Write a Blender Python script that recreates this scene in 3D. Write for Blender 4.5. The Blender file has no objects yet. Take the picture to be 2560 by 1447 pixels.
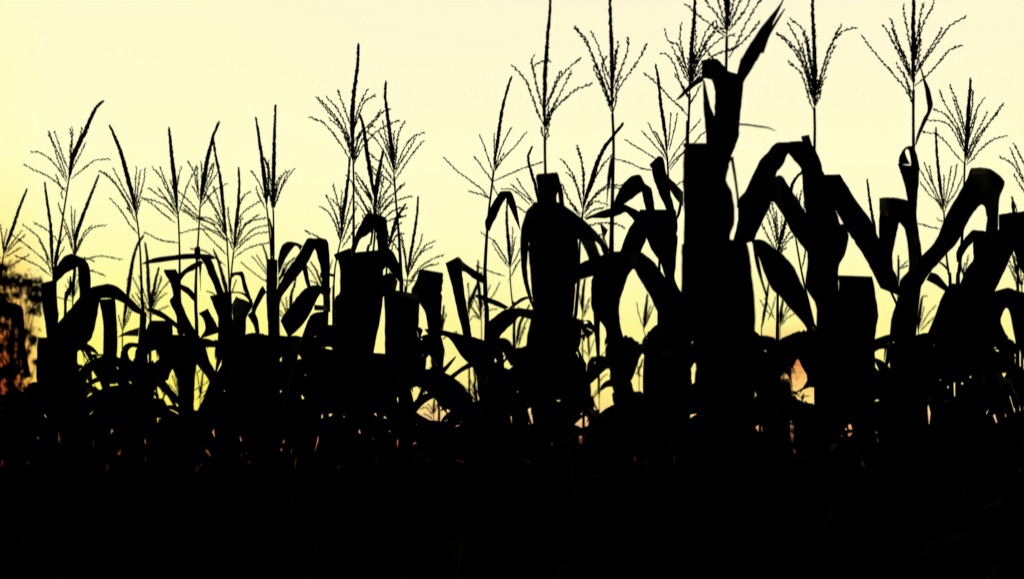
import bpy, math, random
import numpy as np
from mathutils import Vector

# ------------------------------------------------------------------ camera
FPX = 4978.0            # focal length in photo pixels (70 mm on a 36 mm, 2560 px wide frame)
HZ, CX, CAMZ = 1180.0, 1280.0, 1.2     # horizon row, centre column, camera height
sc = bpy.context.scene
col = sc.collection
cam_d = bpy.data.cameras.new('camera')
cam_d.lens = 70.0; cam_d.sensor_width = 36.0
cam_d.shift_y = (HZ - 723.5) / 2560.0
cam_d.clip_start = 0.1; cam_d.clip_end = 3000.0
cam_d.dof.use_dof = True; cam_d.dof.focus_distance = 5.9; cam_d.dof.aperture_fstop = 7.1
cam = bpy.data.objects.new('camera', cam_d); col.objects.link(cam)
cam.location = (0, 0, CAMZ); cam.rotation_euler = (math.radians(90), 0, 0)
sc.camera = cam
sc.render.resolution_x = 1024; sc.render.resolution_y = 578
sc.view_settings.view_transform = 'Standard'; sc.view_settings.look = 'None'
sc.view_settings.exposure = 0.0; sc.view_settings.gamma = 1.0

# ------------------------------------------------------------------ sunset sky
def lin(c):
    return tuple(((v/255.0)/12.92 if v/255.0 <= .04045 else ((v/255.0+.055)/1.055)**2.4) for v in c) + (1.0,)
SUN_EL, SUN_AZ = math.radians(1.5), math.radians(-9.2)     # low behind the left part of the field
w = bpy.data.worlds.new("World"); sc.world = w; w.use_nodes = True
nt = w.node_tree; N = nt.nodes; L = nt.links
for n in list(N): N.remove(n)
def nd(t, **k):
    n = N.new(t)
    for a, b in k.items(): setattr(n, a, b)
    return n
def mth(op, a, b=None, c=None):
    n = nd('ShaderNodeMath', operation=op)
    for i, v in enumerate((a, b, c)):
        if v is None: continue
        if isinstance(v, (int, float)): n.inputs[i].default_value = v
        else: L.new(v, n.inputs[i])
    return n.outputs[0]
def mrange(v, a, b, smooth=True):
    n = nd('ShaderNodeMapRange'); n.interpolation_type = 'SMOOTHSTEP' if smooth else 'LINEAR'
    L.new(v, n.inputs['Value']); n.inputs['From Min'].default_value = a; n.inputs['From Max'].default_value = b
    return n.outputs[0]
def ramp(fac, stops):
    n = nd('ShaderNodeValToRGB'); cr = n.color_ramp
    while len(cr.elements) < len(stops): cr.elements.new(0.5)
    for e, (p, c) in zip(cr.elements, stops): e.position = p; e.color = lin(c)
    L.new(fac, n.inputs[0]); return n.outputs[0]
def mixc(f, a, b, typ='MIX'):
    n = nd('ShaderNodeMix', data_type='RGBA', blend_type=typ)
    if isinstance(f, (int, float)): n.inputs[0].default_value = f
    else: L.new(f, n.inputs[0])
    L.new(a, n.inputs[6]); L.new(b, n.inputs[7]); return n.outputs[2]
tc = nd('ShaderNodeTexCoord'); sx = nd('ShaderNodeSeparateXYZ'); L.new(tc.outputs['Generated'], sx.inputs[0])
dx, dy, dz = sx.outputs
hor = mth('SQRT', mth('ADD', mth('MULTIPLY', dx, dx), mth('MULTIPLY', dy, dy)))
el = mth('DIVIDE', dz, hor)                     # tangent of elevation
az = mth('ARCTAN2', dx, dy)                     # 0 towards the sunset field, radians
elf = mth('MULTIPLY', el, 4.0)
warm = [(0.0,(30,10,8)),(0.03,(70,28,20)),(0.064,(180,98,70)),(0.105,(250,202,136)),(0.15,(253,233,130)),(0.22,(253,243,142)),
        (0.29,(253,246,152)),(0.385,(253,250,176)),(0.47,(255,252,196)),(0.63,(255,252,206)),(0.95,(254,247,212))]
gold = [(0.0,(30,10,6)),(0.03,(80,32,18)),(0.07,(210,130,60)),(0.13,(253,238,88)),(0.2,(253,245,100)),
        (0.30,(253,249,134)),(0.42,(254,251,172)),(0.546,(255,253,194)),(0.66,(255,252,203)),(0.95,(254,249,207))]
ember = [(0.0,(45,12,6)),(0.06,(150,52,26)),(0.13,(226,88,34)),(0.2,(246,116,44)),(0.26,(242,128,52)),
         (0.31,(250,168,70)),(0.40,(253,222,116)),(0.48,(253,246,160)),(0.62,(254,254,194)),(0.95,(254,251,204))]
rw, rg, re_ = ramp(elf, warm), ramp(elf, gold), ramp(elf, ember)
c1 = mixc(mrange(az, -0.16, -0.04), rg, rw)
c2 = mixc(mrange(az, -0.248, -0.226), re_, c1)
peach_glow = [(0.0,(30,10,8)),(0.05,(120,56,40)),(0.09,(236,160,96)),(0.145,(254,224,126)),(0.185,(252,194,104)),(0.225,(224,126,62)),(0.26,(250,206,118)),(0.30,(253,246,152)),(0.47,(255,252,196)),(0.63,(255,252,206)),(0.95,(254,247,212))]
c2 = mixc(mth('MULTIPLY', mrange(az, 0.115, 0.135), mth('SUBTRACT', 1.0, mrange(az, 0.155, 0.18))), c2, ramp(elf, peach_glow))  # local peach glow painted into the sky, standing in for a blurred sunlit tree
# the glow dies away from the sunset, both sideways and overhead
caz = mth('COSINE', mth('SUBTRACT', az, SUN_AZ))
fall = mth('MULTIPLY', mrange(caz, 0.68, 0.90), mth('SUBTRACT', 1.0, mrange(el, 0.3, 0.55)))
fall = mth('MULTIPLY', fall, mth('GREATER_THAN', dz, 0.0))
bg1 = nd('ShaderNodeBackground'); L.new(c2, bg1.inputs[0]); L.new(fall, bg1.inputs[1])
sky = nd('ShaderNodeTexSky', sky_type='NISHITA'); sky.sun_disc = False
sky.sun_elevation = SUN_EL; sky.sun_rotation = SUN_AZ
bg2 = nd('ShaderNodeBackground'); L.new(sky.outputs[0], bg2.inputs[0])
L.new(mth('MULTIPLY', mth('SUBTRACT', 1.0, mrange(caz, 0.2, 0.93)), 0.0015), bg2.inputs[1])
add = nd('ShaderNodeAddShader'); L.new(bg1.outputs[0], add.inputs[0]); L.new(bg2.outputs[0], add.inputs[1])
out = nd('ShaderNodeOutputWorld'); L.new(add.outputs[0], out.inputs[0])

sun_d = bpy.data.lights.new('sun', 'SUN'); sun_d.energy = 0.3; sun_d.angle = math.radians(0.5); sun_d.color = (1.0, 0.62, 0.3)
sun = bpy.data.objects.new('sun', sun_d); col.objects.link(sun)
sv = Vector((math.sin(SUN_AZ)*math.cos(SUN_EL), math.cos(SUN_AZ)*math.cos(SUN_EL), math.sin(SUN_EL)))
sun.rotation_euler = sv.to_track_quat('Z', 'Y').to_euler(); sun.location = sv*50

# ------------------------------------------------------------------ materials
def material(name, c1, c2, scale=12.0, rough=0.6, spec=0.15, trans=None, stretch=(1,1,1), bump=0.2):
    m = bpy.data.materials.new(name); m.use_nodes = True
    t = m.node_tree; n = t.nodes; l = t.links; b = n['Principled BSDF']
    tcn = n.new('ShaderNodeTexCoord'); mp = n.new('ShaderNodeMapping'); mp.inputs['Scale'].default_value = stretch
    nz = n.new('ShaderNodeTexNoise'); nz.inputs['Scale'].default_value = scale; nz.inputs['Detail'].default_value = 5
    cr = n.new('ShaderNodeValToRGB'); cr.color_ramp.elements[0].color = (*c1, 1); cr.color_ramp.elements[1].color = (*c2, 1)
    cr.color_ramp.elements[0].position = .35; cr.color_ramp.elements[1].position = .65
    l.new(tcn.outputs['Object'], mp.inputs[0]); l.new(mp.outputs[0], nz.inputs[0]); l.new(nz.outputs[0], cr.inputs[0])
    l.new(cr.outputs[0], b.inputs['Base Color']); b.inputs['Roughness'].default_value = rough
    b.inputs['Specular IOR Level'].default_value = spec
    bp = n.new('ShaderNodeBump'); bp.inputs['Strength'].default_value = bump; bp.inputs['Distance'].default_value = .004
    l.new(nz.outputs[0], bp.inputs['Height']); l.new(bp.outputs[0], b.inputs['Normal'])
    if trans:
        tr = n.new('ShaderNodeBsdfTranslucent'); tr.inputs[0].default_value = (*trans[:3], 1)
        mx = n.new('ShaderNodeMixShader'); mx.inputs[0].default_value = trans[3]
        l.new(b.outputs[0], mx.inputs[1]); l.new(tr.outputs[0], mx.inputs[2])
        l.new(mx.outputs[0], n['Material Output'].inputs[0])
    return m
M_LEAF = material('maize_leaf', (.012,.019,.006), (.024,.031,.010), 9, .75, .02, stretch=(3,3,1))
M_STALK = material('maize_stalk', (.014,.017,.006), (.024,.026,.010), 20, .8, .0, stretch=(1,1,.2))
M_TASSEL = material('maize_tassel', (.05,.03,.012), (.09,.055,.02), 60, .8, .05, trans=(.30,.11,.03,.12))
M_DRY = material('dry_tassel', (.07,.035,.012), (.12,.06,.02), 60, .8, .0, trans=(.6,.2,.05,.35))
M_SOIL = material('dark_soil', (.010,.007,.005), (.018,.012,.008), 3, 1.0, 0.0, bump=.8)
M_BARK = material('tree_bark', (.03,.022,.015), (.05,.04,.03), 14, .9, .05, stretch=(1,1,.2), bump=.8)
M_CROWN = material('tree_leaves', (.02,.03,.01), (.05,.06,.02), 2, .7, .0, trans=(.7,.2,.03,.12))

# ------------------------------------------------------------------ helpers
def W(px, py, Y):                   # a traced outline point set at its own distance Y (metres)
    return ((px-CX)/FPX*Y, Y, CAMZ + (HZ-py)/FPX*Y)
def proj(p):
    return (CX + p[0]/p[1]*FPX, HZ - (p[2]-CAMZ)/p[1]*FPX)
def mesh_obj(name, V, F, mat, parent=None, smooth=False, loc=None):
    if loc is None: loc = (0, 0, 0)
    me = bpy.data.meshes.new(name)
    me.from_pydata([(v[0]-loc[0], v[1]-loc[1], v[2]-loc[2]) for v in V], [], F)
    me.materials.append(mat)
    if smooth: me.polygons.foreach_set('use_smooth', [True]*len(F))
    o = bpy.data.objects.new(name, me); col.objects.link(o)
    if parent is not None: o.parent = parent
    return o
def tag(o, label=None, cat=None, group=None, kind=None):
    for k, v in (('label', label), ('category', cat), ('group', group), ('kind', kind)):
        if v: o[k] = v
def cr_interp(P, n):
    P = np.asarray(P, float)
    if len(P) == 2: t = np.linspace(0, 1, n+1)[:, None]; return P[0]*(1-t)+P[1]*t
    out = []
    Q = np.vstack([2*P[0]-P[1], P, 2*P[-1]-P[-2]])
    for i in range(1, len(Q)-2):
        p0, p1, p2, p3 = Q[i-1:i+3]
        for k in range(n):
            t = k/n
            c = 0.5*((2*p1)+(-p0+p2)*t+(2*p0-5*p1+4*p2-p3)*t*t+(-p0+3*p1-3*p2+p3)*t**3)
            out.append(0.25*(p1*(1-t)+p2*t)+0.75*c)
    out.append(P[-1]); return np.array(out)
def frame(d):
    d = d/ (np.linalg.norm(d)+1e-12)
    a = np.array((0., 1., 0.)) if abs(d[1]) < .9 else np.array((1., 0., 0.))
    u = np.cross(d, a); u /= np.linalg.norm(u)+1e-12
    return d, u, np.cross(d, u)
def tube(V, F, P, R, k=6):
    P = np.asarray(P, float); b = len(V)
    for i in range(len(P)):
        d = P[min(i+1, len(P)-1)]-P[max(i-1, 0)]
        _, u, v = frame(d)
        for j in range(k):
            a = 2*math.pi*j/k
            V.append(tuple(P[i]+R[i]*(math.cos(a)*u+math.sin(a)*v)))
    for i in range(len(P)-1):
        for j in range(k):
            F.append((b+i*k+j, b+i*k+(j+1) % k, b+(i+1)*k+(j+1) % k, b+(i+1)*k+j))
    F.append(tuple(b+j for j in range(k))[::-1]); F.append(tuple(b+(len(P)-1)*k+j for j in range(k)))
def spikelet(V, F, p, d, ln, wd):   # one pointed floret: a four-sided spindle with its belly low down
    d, u, v = frame(d); b = len(V)
    q = p+d*ln*.38
    V.append(tuple(p)); V.append(tuple(q+u*wd)); V.append(tuple(q+v*wd)); V.append(tuple(q-u*wd)); V.append(tuple(q-v*wd)); V.append(tuple(p+d*ln))
    for j in range(4):
        F.append((b, b+1+(j+1) % 4, b+1+j)); F.append((b+5, b+1+j, b+1+(j+1) % 4))

def PL(s): return [tuple(float(v) for v in q.split(',')) for q in s.split()]

# ------------------------------------------------------------------ parts of a maize plant
def make_leaf_strip(A, B, YA, YB, root, crease, rng, noise=0.5):
    """A, B: the two edges in photo pixels, YA, YB: their distances"""
    n = len(A); V = []; F = []; rx, ry, rz = root.location
    ph = rng.uniform(0, 6.28); lenp = 0
    for i in range(n):
        if i: lenp += np.hypot(*(A[i]-A[i-1]))
        d = B[i]-A[i]; wpx = np.hypot(*d)+1e-6; dn = d/wpx
        wob = noise*math.sin(lenp*.05+ph)+noise*.6*math.sin(lenp*.13+2*ph)
        j1, j2 = (rng.uniform(-.7, .7)*min(1, wpx/25)+(wpx*rng.uniform(.01, .035) if rng.random() < .025 and wpx > 20 else 0) for _ in (0, 1))
        a = np.array(W(*(A[i]+dn*(j1+wob*min(1, wpx/20))), YA[i])); b = np.array(W(*(B[i]+dn*(wob*min(1, wpx/20)-j2)), YB[i]))
        ym = (YA[i]+YB[i])/2; wm = wpx/FPX*ym
        for k, (t, c) in enumerate(((0, 0), (.25, .6), (.5, 1), (.75, .6), (1, 0))):
            p = a*(1-t)+b*t
            sh = crease*wm*c + (.012*wm*math.sin(lenp*.09+k*1.7+ph) if k in (0, 4) else 0)
            f = (p[1]+sh)/p[1]                 # move along the line of sight keeps the outline, shape becomes a trough
            p = np.array((p[0]*f, p[1]*f, CAMZ+(p[2]-CAMZ)*f))
            V.append((p[0]-rx, p[1]-ry, p[2]-rz))
    for i in range(n-1):
        for k in range(4):
            q = i*5+k; F.append((q, q+1, q+6, q+5))
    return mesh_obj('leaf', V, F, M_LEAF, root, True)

def traced_leaf(root, Y, spec, rng, off):
    prs = [tuple(float(v) for v in q.replace('|', ',').split(',')) for q in spec.split()]
    P = cr_interp(prs, 5); A = P[:, :2]; B = P[:, 2:]
    n = len(A); t = np.linspace(0, 1, n)
    bow = rng.uniform(-.16, .16); slope = rng.uniform(-.18, .18); roll = rng.uniform(-.5, .5)
    c = Y+off+slope*(t-.5)+bow*np.sin(t*math.pi)
    wm = np.hypot(*(B-A).T)/FPX*Y
    o = make_leaf_strip(A, B, c+roll*wm*.5, c-roll*wm*.5, root, rng.uniform(.12, .3)*rng.choice((-1, 1)), rng)
    return o

def build_stalk(root, Y, pts, scale=1.0, thick=None):
    """pts: photo pixels from the tassel's foot downwards; then straight to the ground"""
    P = [np.array(W(x, y, Y)) for x, y in pts]
    x0, y0 = pts[-1]; gx = root.location.x
    P.append(np.array((gx, Y, 0.0)))
    Q = cr_interp(P, 6); V = []; F = []
    d = np.concatenate(([0], np.cumsum(np.linalg.norm(np.diff(Q, axis=0), axis=1))))
    # resample finely so that the nodes can be shaped
    m = max(24, int(d[-1]/.045)); dd = np.linspace(0, d[-1], m)
    R3 = np.stack([np.interp(dd, d, Q[:, i]) for i in range(3)], 1)
    r = []
    for s_ in dd:
        base = .0031 + .0052*min(1, max(0, (s_-.10)/.55)) + .0035*min(1, s_/2.2)
        node = (s_ % .21); base *= 1+.28*math.exp(-((node-.1)/.016)**2)*(s_ > .25)
        r.append(base*scale)
    R3[-1] = (gx, Y, 0.0)
    tube(V, F, R3, r, 7)
    loc = root.location
    V = [(a-loc.x, b-loc.y, c-loc.z) for a, b, c in V]
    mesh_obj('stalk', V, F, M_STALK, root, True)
    pr = np.array([proj(p) for p in R3]); wpx = np.array(r)/Y*FPX
    off = np.stack([wpx, np.zeros_like(wpx)], 1)

def build_tassel(root, Y, base, spike, wpx, branches, opening, rng, fl=.0095, mat=None):
    mat = mat or M_TASSEL; big = max(1.0, (1000*Y/FPX)**.45); fl *= big
    loc = np.array(root.location)
    sp = [base] + spike[::-1]
    P = cr_interp([W(x, y, Y) for x, y in sp], 8)
    P[:, 1] += np.linspace(0, rng.uniform(-.04, .04), len(P))
    V = []; F = []; rmax = 1.12*big*wpx/FPX*Y/2; n = len(P)
    seg = np.concatenate(([0], np.cumsum(np.linalg.norm(np.diff(P, axis=0), axis=1)))); tot = seg[-1]
    def prof(t): return .30+.70*min(1, t/.30) if t < .3 else 1-.62*max(0, (t-.35)/.65)**1.3
    tube(V, F, P, [max(.0008, rmax*.62*prof(seg[i]/tot)) for i in range(n)], 6)
    s_ = tot*.06
    while s_ < tot:
        p = np.array([np.interp(s_, seg, P[:, i]) for i in range(3)])
        q = np.array([np.interp(min(tot, s_+.005), seg, P[:, i]) for i in range(3)])
        r0 = np.array([np.interp(max(0, s_-.005), seg, P[:, i]) for i in range(3)])
        d, u, v = frame(q-r0); pr = prof(s_/tot)
        for k in range(4):
            a = rng.uniform(0, 6.28); rad = math.cos(a)*u+math.sin(a)*v
            l = fl*rng.uniform(.8, 1.2)
            rr = max(.0, rmax*pr-l*.16)
            spikelet(V, F, p+rad*rr*.6, (d+rad*rng.uniform(.12, .36)), l, fl*.2)
        s_ += .0042
    for k in range(3): spikelet(V, F, P[-1], (P[-1]-P[-2])/(1e-9+np.linalg.norm(P[-1]-P[-2]))+np.array([rng.uniform(-.25, .25) for _ in range(3)]), fl, fl*.13)
    V = [tuple(np.array(a)-loc) for a in V]
    t_o = mesh_obj('tassel', V, F, mat, root)
    for br in branches:
        thick = 1.0; dens = 1.0
        pts = br[::-1]                        # from the axis outwards
        Lp = sum(math.dist(pts[i], pts[i+1]) for i in range(len(pts)-1))
        k_ = rng.uniform(-.6, .6)*Lp/FPX*Y
        Pb = []; acc = 0
        for i, (x, y) in enumerate(pts):
            if i: acc += math.dist(pts[i-1], pts[i])
            Pb.append(W(x, y, Y+k_*(acc/Lp)))
        Pb = cr_interp(Pb, 6); V = []; F = []
        nb = len(Pb); seg = np.concatenate(([0], np.cumsum(np.linalg.norm(np.diff(Pb, axis=0), axis=1)))); tot = seg[-1]
        wig = rng.uniform(0, 6)
        for i in range(1, nb): Pb[i] += np.array((math.sin(seg[i]*130+wig), 0, math.cos(seg[i]*115+wig)))*.00035
        tube(V, F, Pb, [(.0014-.0005*i/nb)*big for i in range(nb)], 4)
        s_ = tot*.10; side = 1
        while s_ < tot:
            p = np.array([np.interp(s_, seg, Pb[:, i]) for i in range(3)])
            q = np.array([np.interp(min(tot, s_+.01), seg, Pb[:, i]) for i in range(3)])
            r0 = np.array([np.interp(max(0, s_-.01), seg, Pb[:, i]) for i in range(3)])
            d, u, v = frame(q-r0)
            a = (0 if side > 0 else math.pi)+rng.uniform(-1.0, 1.0)
            rad = math.cos(a)*u+math.sin(a)*v
            spikelet(V, F, p, d+rad*opening*rng.uniform(.6, 1.5), fl*rng.uniform(.9, 1.3), fl*.22)
            if rng.random() < .5:
                rad = math.cos(a+2)*u+math.sin(a+2)*v
                spikelet(V, F, p, d+rad*opening*rng.uniform(.3, 1.2), fl*rng.uniform(.8, 1.2), fl*.2)
            side = -side; s_ += rng.uniform(.0040, .0105)
        V = [tuple(np.array(a_)-loc) for a_ in V]
        mesh_obj('tassel_branch', V, F, mat, t_o)

PLANTS = []
def plant(label, s, tassel, stalk, leaves, group='maize plants in the field', op=.36, fl=.0095, thick=1.0, foot=None):
    """s: photo pixels per metre at the plant, i.e. its distance is FPX/s"""
    rng = random.Random(len(PLANTS)*77+5)
    Y = FPX/s + rng.uniform(-.03, .03)
    stalk = PL(stalk)
    gx = (( foot if foot is not None else stalk[-1][0]+rng.uniform(-14, 14))-CX)/FPX*Y
    root = bpy.data.objects.new('maize_plant', None); root.empty_display_size = .1
    col.objects.link(root); root.location = (gx, Y, 0)
    tag(root, label, 'maize plant', group)
    build_stalk(root, Y, stalk, thick)
    if tassel:
        parts = tassel.split(';')
        spike = PL(parts[1]); brs = [PL(b) for b in parts[2:] if b.strip()]
        build_tassel(root, Y, stalk[0], spike, float(parts[0]), brs, op, rng, fl, M_DRY if 'distant' in group else None)
    for i, lf in enumerate(leaves):
        traced_leaf(root, Y, lf, rng, -.04-.05*i+rng.uniform(-.02, .02))
    PLANTS.append((root, Y, s, stalk))
    return root

# ------------------------------------------------------------------ the plants, left to right; outlines in photo pixels, each at its own distance
# tassel: spike width; spike (tip first); branches (tip first)
plant('maize plant at the far left edge, its thin spike leaning right above the dark tree', 620,
 '9;62,475 45,520 33,560 20,598 14,618;0,560 6,600 9,630;17,575 10,610 9,640;53,578 30,608 12,630;62,588 35,612 12,636;52,619 30,632 10,645;69,639 40,656 5,675',
 '8,640 3,700 -4,800', ['0,745|0,785 30,757|32,800 57,770|46,830 62,850|42,850 70,900|52,890 77,942|60,945', '-30,740|-30,800 0,745|0,790 20,752|24,800'])
plant('maize plant with a slim upright spike and long drooping branches, second from the left edge', 640,
 '9;112,461 120,520 127,570 128,600 130,640;28,586 69,615 108,648 128,672;40,640 91,662 128,690;58,562 95,592 115,630 130,668;97,600 110,624 126,655;86,557 119,576 145,605 140,640;165,585 150,610 138,650;152,590 142,620 134,660;116,640 122,665 130,685;160,620 148,640 135,672',
 '132,690 134,740 138,790 136,850', ['104,708|134,700 103,740|138,728 107,775|143,762 114,815|147,800 118,850|136,850',
  '96,843|122,843 92,880|135,880 90,930|140,930 95,990|140,990'])
plant('maize plant whose thick spike bends far over to the right, tallest at the left', 680,
 '14;258,258 243,272 228,300 215,330 203,352 190,378 180,405 176,430;63,413 83,424 119,440 149,463 166,480;78,380 100,382 125,398 148,425 166,455;121,335 135,365 143,395 155,425 168,450;123,331 130,350 147,385 160,420 168,445;137,332 150,370 160,400 172,425;176,323 179,350 175,378 176,405;181,323 181,345 178,385 176,412;205,320 200,345 190,372 178,410;212,360 203,380 190,405 176,432;272,398 255,399 235,402 205,425 178,448;140,437 150,463 164,478;156,495 153,482 158,472 166,470',
 '171,455 164,500 157,545 149,600 139,660 135,720 138,800', ['142,740|142,706 133,712|143,704 142,668|155,692 160,642|170,680 178,635|189,671 203,643|194,668 220,658|195,682 227,693|197,712 224,740|198,760 218,800|195,820'])
plant('maize plant with a spike leaning right, beside the first swan-neck leaf at left', 640,
 '10;243,440 220,500 203,545 192,580 187,615;145,508 153,530 175,590 183,635;178,515 180,560 183,600;187,527 186,560 185,610;265,563 235,568 208,595 187,640;230,565 212,580 198,605 187,630;160,565 170,590 183,630;301,648 254,640 216,648 186,668;233,652 215,645 188,650;263,689 240,680 228,677 186,690;204,600 195,620 186,640',
 '186,650 183,700 172,745 163,790', ['222,722|252,745 200,742|247,765 175,772|243,790 150,800|234,828 130,830|226,850 112,880|193,880 108,930|193,920 110,1000|195,1000',
  '174,690|178,691 172,715|180,716 164,730|176,732 160,748|168,750 160,775|164,775'])
plant('small maize plant with a short ragged tassel under the arching leaf at left', 560,
 '9;189,668 187,690 184,715 183,735;164,715 172,730 181,745;195,700 190,720 184,742;200,690 196,715 186,740;140,742 155,746 180,752;170,700 176,722 182,742',
 '183,750 182,800', [], fl=.008)
plant('maize plant with a thick spike slanting left and a leaf bowed like a bridge', 680,
 '13;276,318 290,350 305,390 318,440 330,485 336,515;250,428 268,440 290,462 310,490 333,530;284,424 297,448 312,478 325,500 336,525;275,495 305,530 325,562 348,588;262,432 285,455 305,485 332,535;342,418 339,450 338,485 336,520;362,422 360,450 352,480 343,515 338,540;350,430 345,470 339,520;318,520 330,535 340,555;352,500 346,520 340,545',
 '341,540 345,565 350,620 353,690 355,760 357,830', ['196,760|236,790 222,722|250,748 245,714|264,746 272,710|287,748 295,717|312,760 322,741|334,779 355,775|352,787',
  '248,748|288,746 255,785|292,790 258,825|293,840 258,880|293,890 258,960|290,960',
  '350,780|366,780 346,850|366,835 338,910|368,900 336,980|372,980',
  '362,771|372,778 380,770|386,786 402,778|407,797 440,805|440,820 470,832|452,838',
  '293,843|293,844 306,834|308,840 322,826|320,839 348,818|346,840',
  '350,858|350,870 328,856|330,868 312,862|320,880 302,880|325,900 298,905|330,925 292,940|340,960'])
plant('maize plant with a straight spike and a low comb-like branch drooping to its left', 690,
 '13;427,328 430,360 433,400 438,450 442,500 443,522;382,420 400,440 415,470 430,500 443,530;400,417 410,445 425,480 442,515;396,470 412,492 430,515 443,535;372,470 395,488 415,500 442,535;355,495 385,502 415,515 444,545;355,495 380,510 405,532 438,557;453,418 446,445 442,475;490,420 468,465 457,500 446,535;362,582 378,588 392,597 415,603 447,607;540,562 500,545 470,520 447,500;495,555 470,535 447,520;425,450 432,470 441,500',
 '445,535 447,570 449,640 449,720 450,800 452,860', ['449,690|452,702 452,682|466,684 477,662|485,675 500,650|510,657',
  '408,674|440,673 415,690|449,690 427,710|451,705 433,738|451,735 424,750|452,745 428,765|452,762 440,790|453,780 443,835|455,830',
  '449,780|452,752 455,815|468,790 462,835|490,828 465,860|500,845',
  '449,709|450,722 468,716|468,735 485,732|480,748 494,750|488,756',
  '377,801|430,801 368,815|431,812 362,850|432,840 394,878|430,900 400,950|420,950', '430,836|500,838 425,880|500,880 446,925|490,925 451,1010|484,1010 445,1040|490,1040'])
plant('maize plant whose curved spike leans right and crosses the tip of its thin neighbour', 690,
 '12;548,310 535,340 527,370 519,400 512,440 505,475;470,405 485,430 490,460 498,490;493,418 493,450 497,490;503,408 505,440 502,475;532,408 520,440 510,470 500,505;548,412 545,430 525,460 502,510;447,480 470,500 497,530;482,468 490,480 498,500;535,410 528,440 510,480 500,505',
 '500,515 498,560 494,620 490,690 489,760 492,830 484,900 468,1000', ['487,618|500,616 486,632|502,632 489,650|500,650',
  '355,658|356,661 385,645|390,657 430,638|440,650 480,634|485,647 520,636|515,648 540,642|534,648',
  '497,640|525,640 512,662|534,662 520,684|542,684 538,722|556,720 550,770|575,770 555,800|580,800', '497,662|505,662 499,690|502,690 501,728|502,728'])
plant('maize plant with a narrow spike leaning left behind the curved spike', 690,
 '9;535,353 540,390 550,440 556,490 560,530 563,560;535,468 545,500 553,530 566,570;515,485 530,505 550,545 566,580;515,488 535,520 555,555 568,590;505,562 530,578 550,590 568,605;508,575 530,600 555,625 570,640;450,583 480,575 510,572 545,580 566,600;566,460 550,468 535,478 520,495 500,520;495,545 520,545 545,560 565,590;460,522 490,545 530,560 566,598;540,540 552,560 566,585',
 '567,595 569,630 572,680 574,740 576,800', ['575,685|577,698 583,681|586,690 592,680|590,688 607,680|601,692 615,705|608,722 624,734|618,742 634,760|628,766',
  '577,729|577,733 597,729|597,733 614,734|612,740 632,750|628,758',
  '524,740|572,728 533,764|578,760 545,795|580,790 545,840|590,840 540,900|590,900', '496,783|520,771 507,795|528,787 514,822|538,802 497,848|550,830'])
plant('maize plant with a small spike and many branches sweeping right in arcs', 690,
 '9;593,420 595,460 594,500 591,540 587,580 586,600;625,480 610,490 598,515 590,550;650,503 625,518 605,535 588,565;645,538 620,555 600,580 586,610;665,545 630,552 605,572 586,610;672,562 635,572 605,600 585,622;672,580 640,585 610,605 585,632;672,607 645,612 612,625 585,645;570,520 572,545 583,590;607,545 596,560 588,580;574,560 578,590 584,615;602,560 594,590 586,615;560,580 572,600 583,625;613,560 600,590 586,620',
 '584,630 580,665 576,720 575,780', ['580,760|590,741 582,790|632,760 580,830|616,795 585,880|614,860', '628,775|638,785 634,757|643,768 650,722|662,735 657,714|668,733',
   '618,788|632,775 632,810|644,795 641,838|650,830'])
plant('maize plant whose spike leans left, the shorter of the two close-set spikes', 700,
 '11;643,303 650,350 655,390 660,430 664,480 666,505;628,428 645,452 655,475 665,505;640,468 648,492 664,522;672,400 670,440 668,490;661,398 670,425 672,460 668,510',
 '667,520 672,565 677,620 679,680 680,760', [])
plant('maize plant with a tall straight spike, the taller of the two close-set spikes', 700,
 '11;689,269 688,300 686,350 685,400 684,450 683,485 683,505;662,397 672,420 676,450 680,490;735,423 715,450 700,480 686,520;715,428 700,450 692,480 684,515;720,430 708,455 695,490 685,518;700,440 692,460 684,500;663,435 672,470 681,515;667,460 674,490 682,520;692,455 688,485 683,515;676,480 679,500 682,525',
 '683,525 684,570 684,640 682,720 680,800 680,850', ['666,647|693,649 666,700|693,700 667,780|691,780 670,840|690,840 660,900|700,900',
   '672,545|675,546 676,575|683,575 678,600|685,600 680,640|685,640'], thick=1.05)
plant('maize plant with a looped leaf and a long strap leaf climbing to a squared bend', 710, None,
 '690,700 690,760 692,840', ['694,652|696,690 700,625|710,655 707,612|720,638 722,604|737,616 742,607|745,618 757,614|750,628',
   '686,760|696,800 695,715|703,745 725,668|735,702 750,628|762,668 768,597|787,622 790,596|790,620',
   '787,596|787,622 815,597|791,630 822,614|794,645 824,660|800,668 825,720|806,720 826,780|810,780',
   '753,640|764,640 755,665|766,652 762,700|772,695 770,722|780,722',
   '700,800|722,845 735,752|762,805 762,722|785,765 782,713|800,735 806,713|810,740 828,720|822,755',
   '755,840|780,850 770,800|790,835 785,783|800,830 822,775|820,830', '785,761|786,775 818,764|818,776'])
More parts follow.
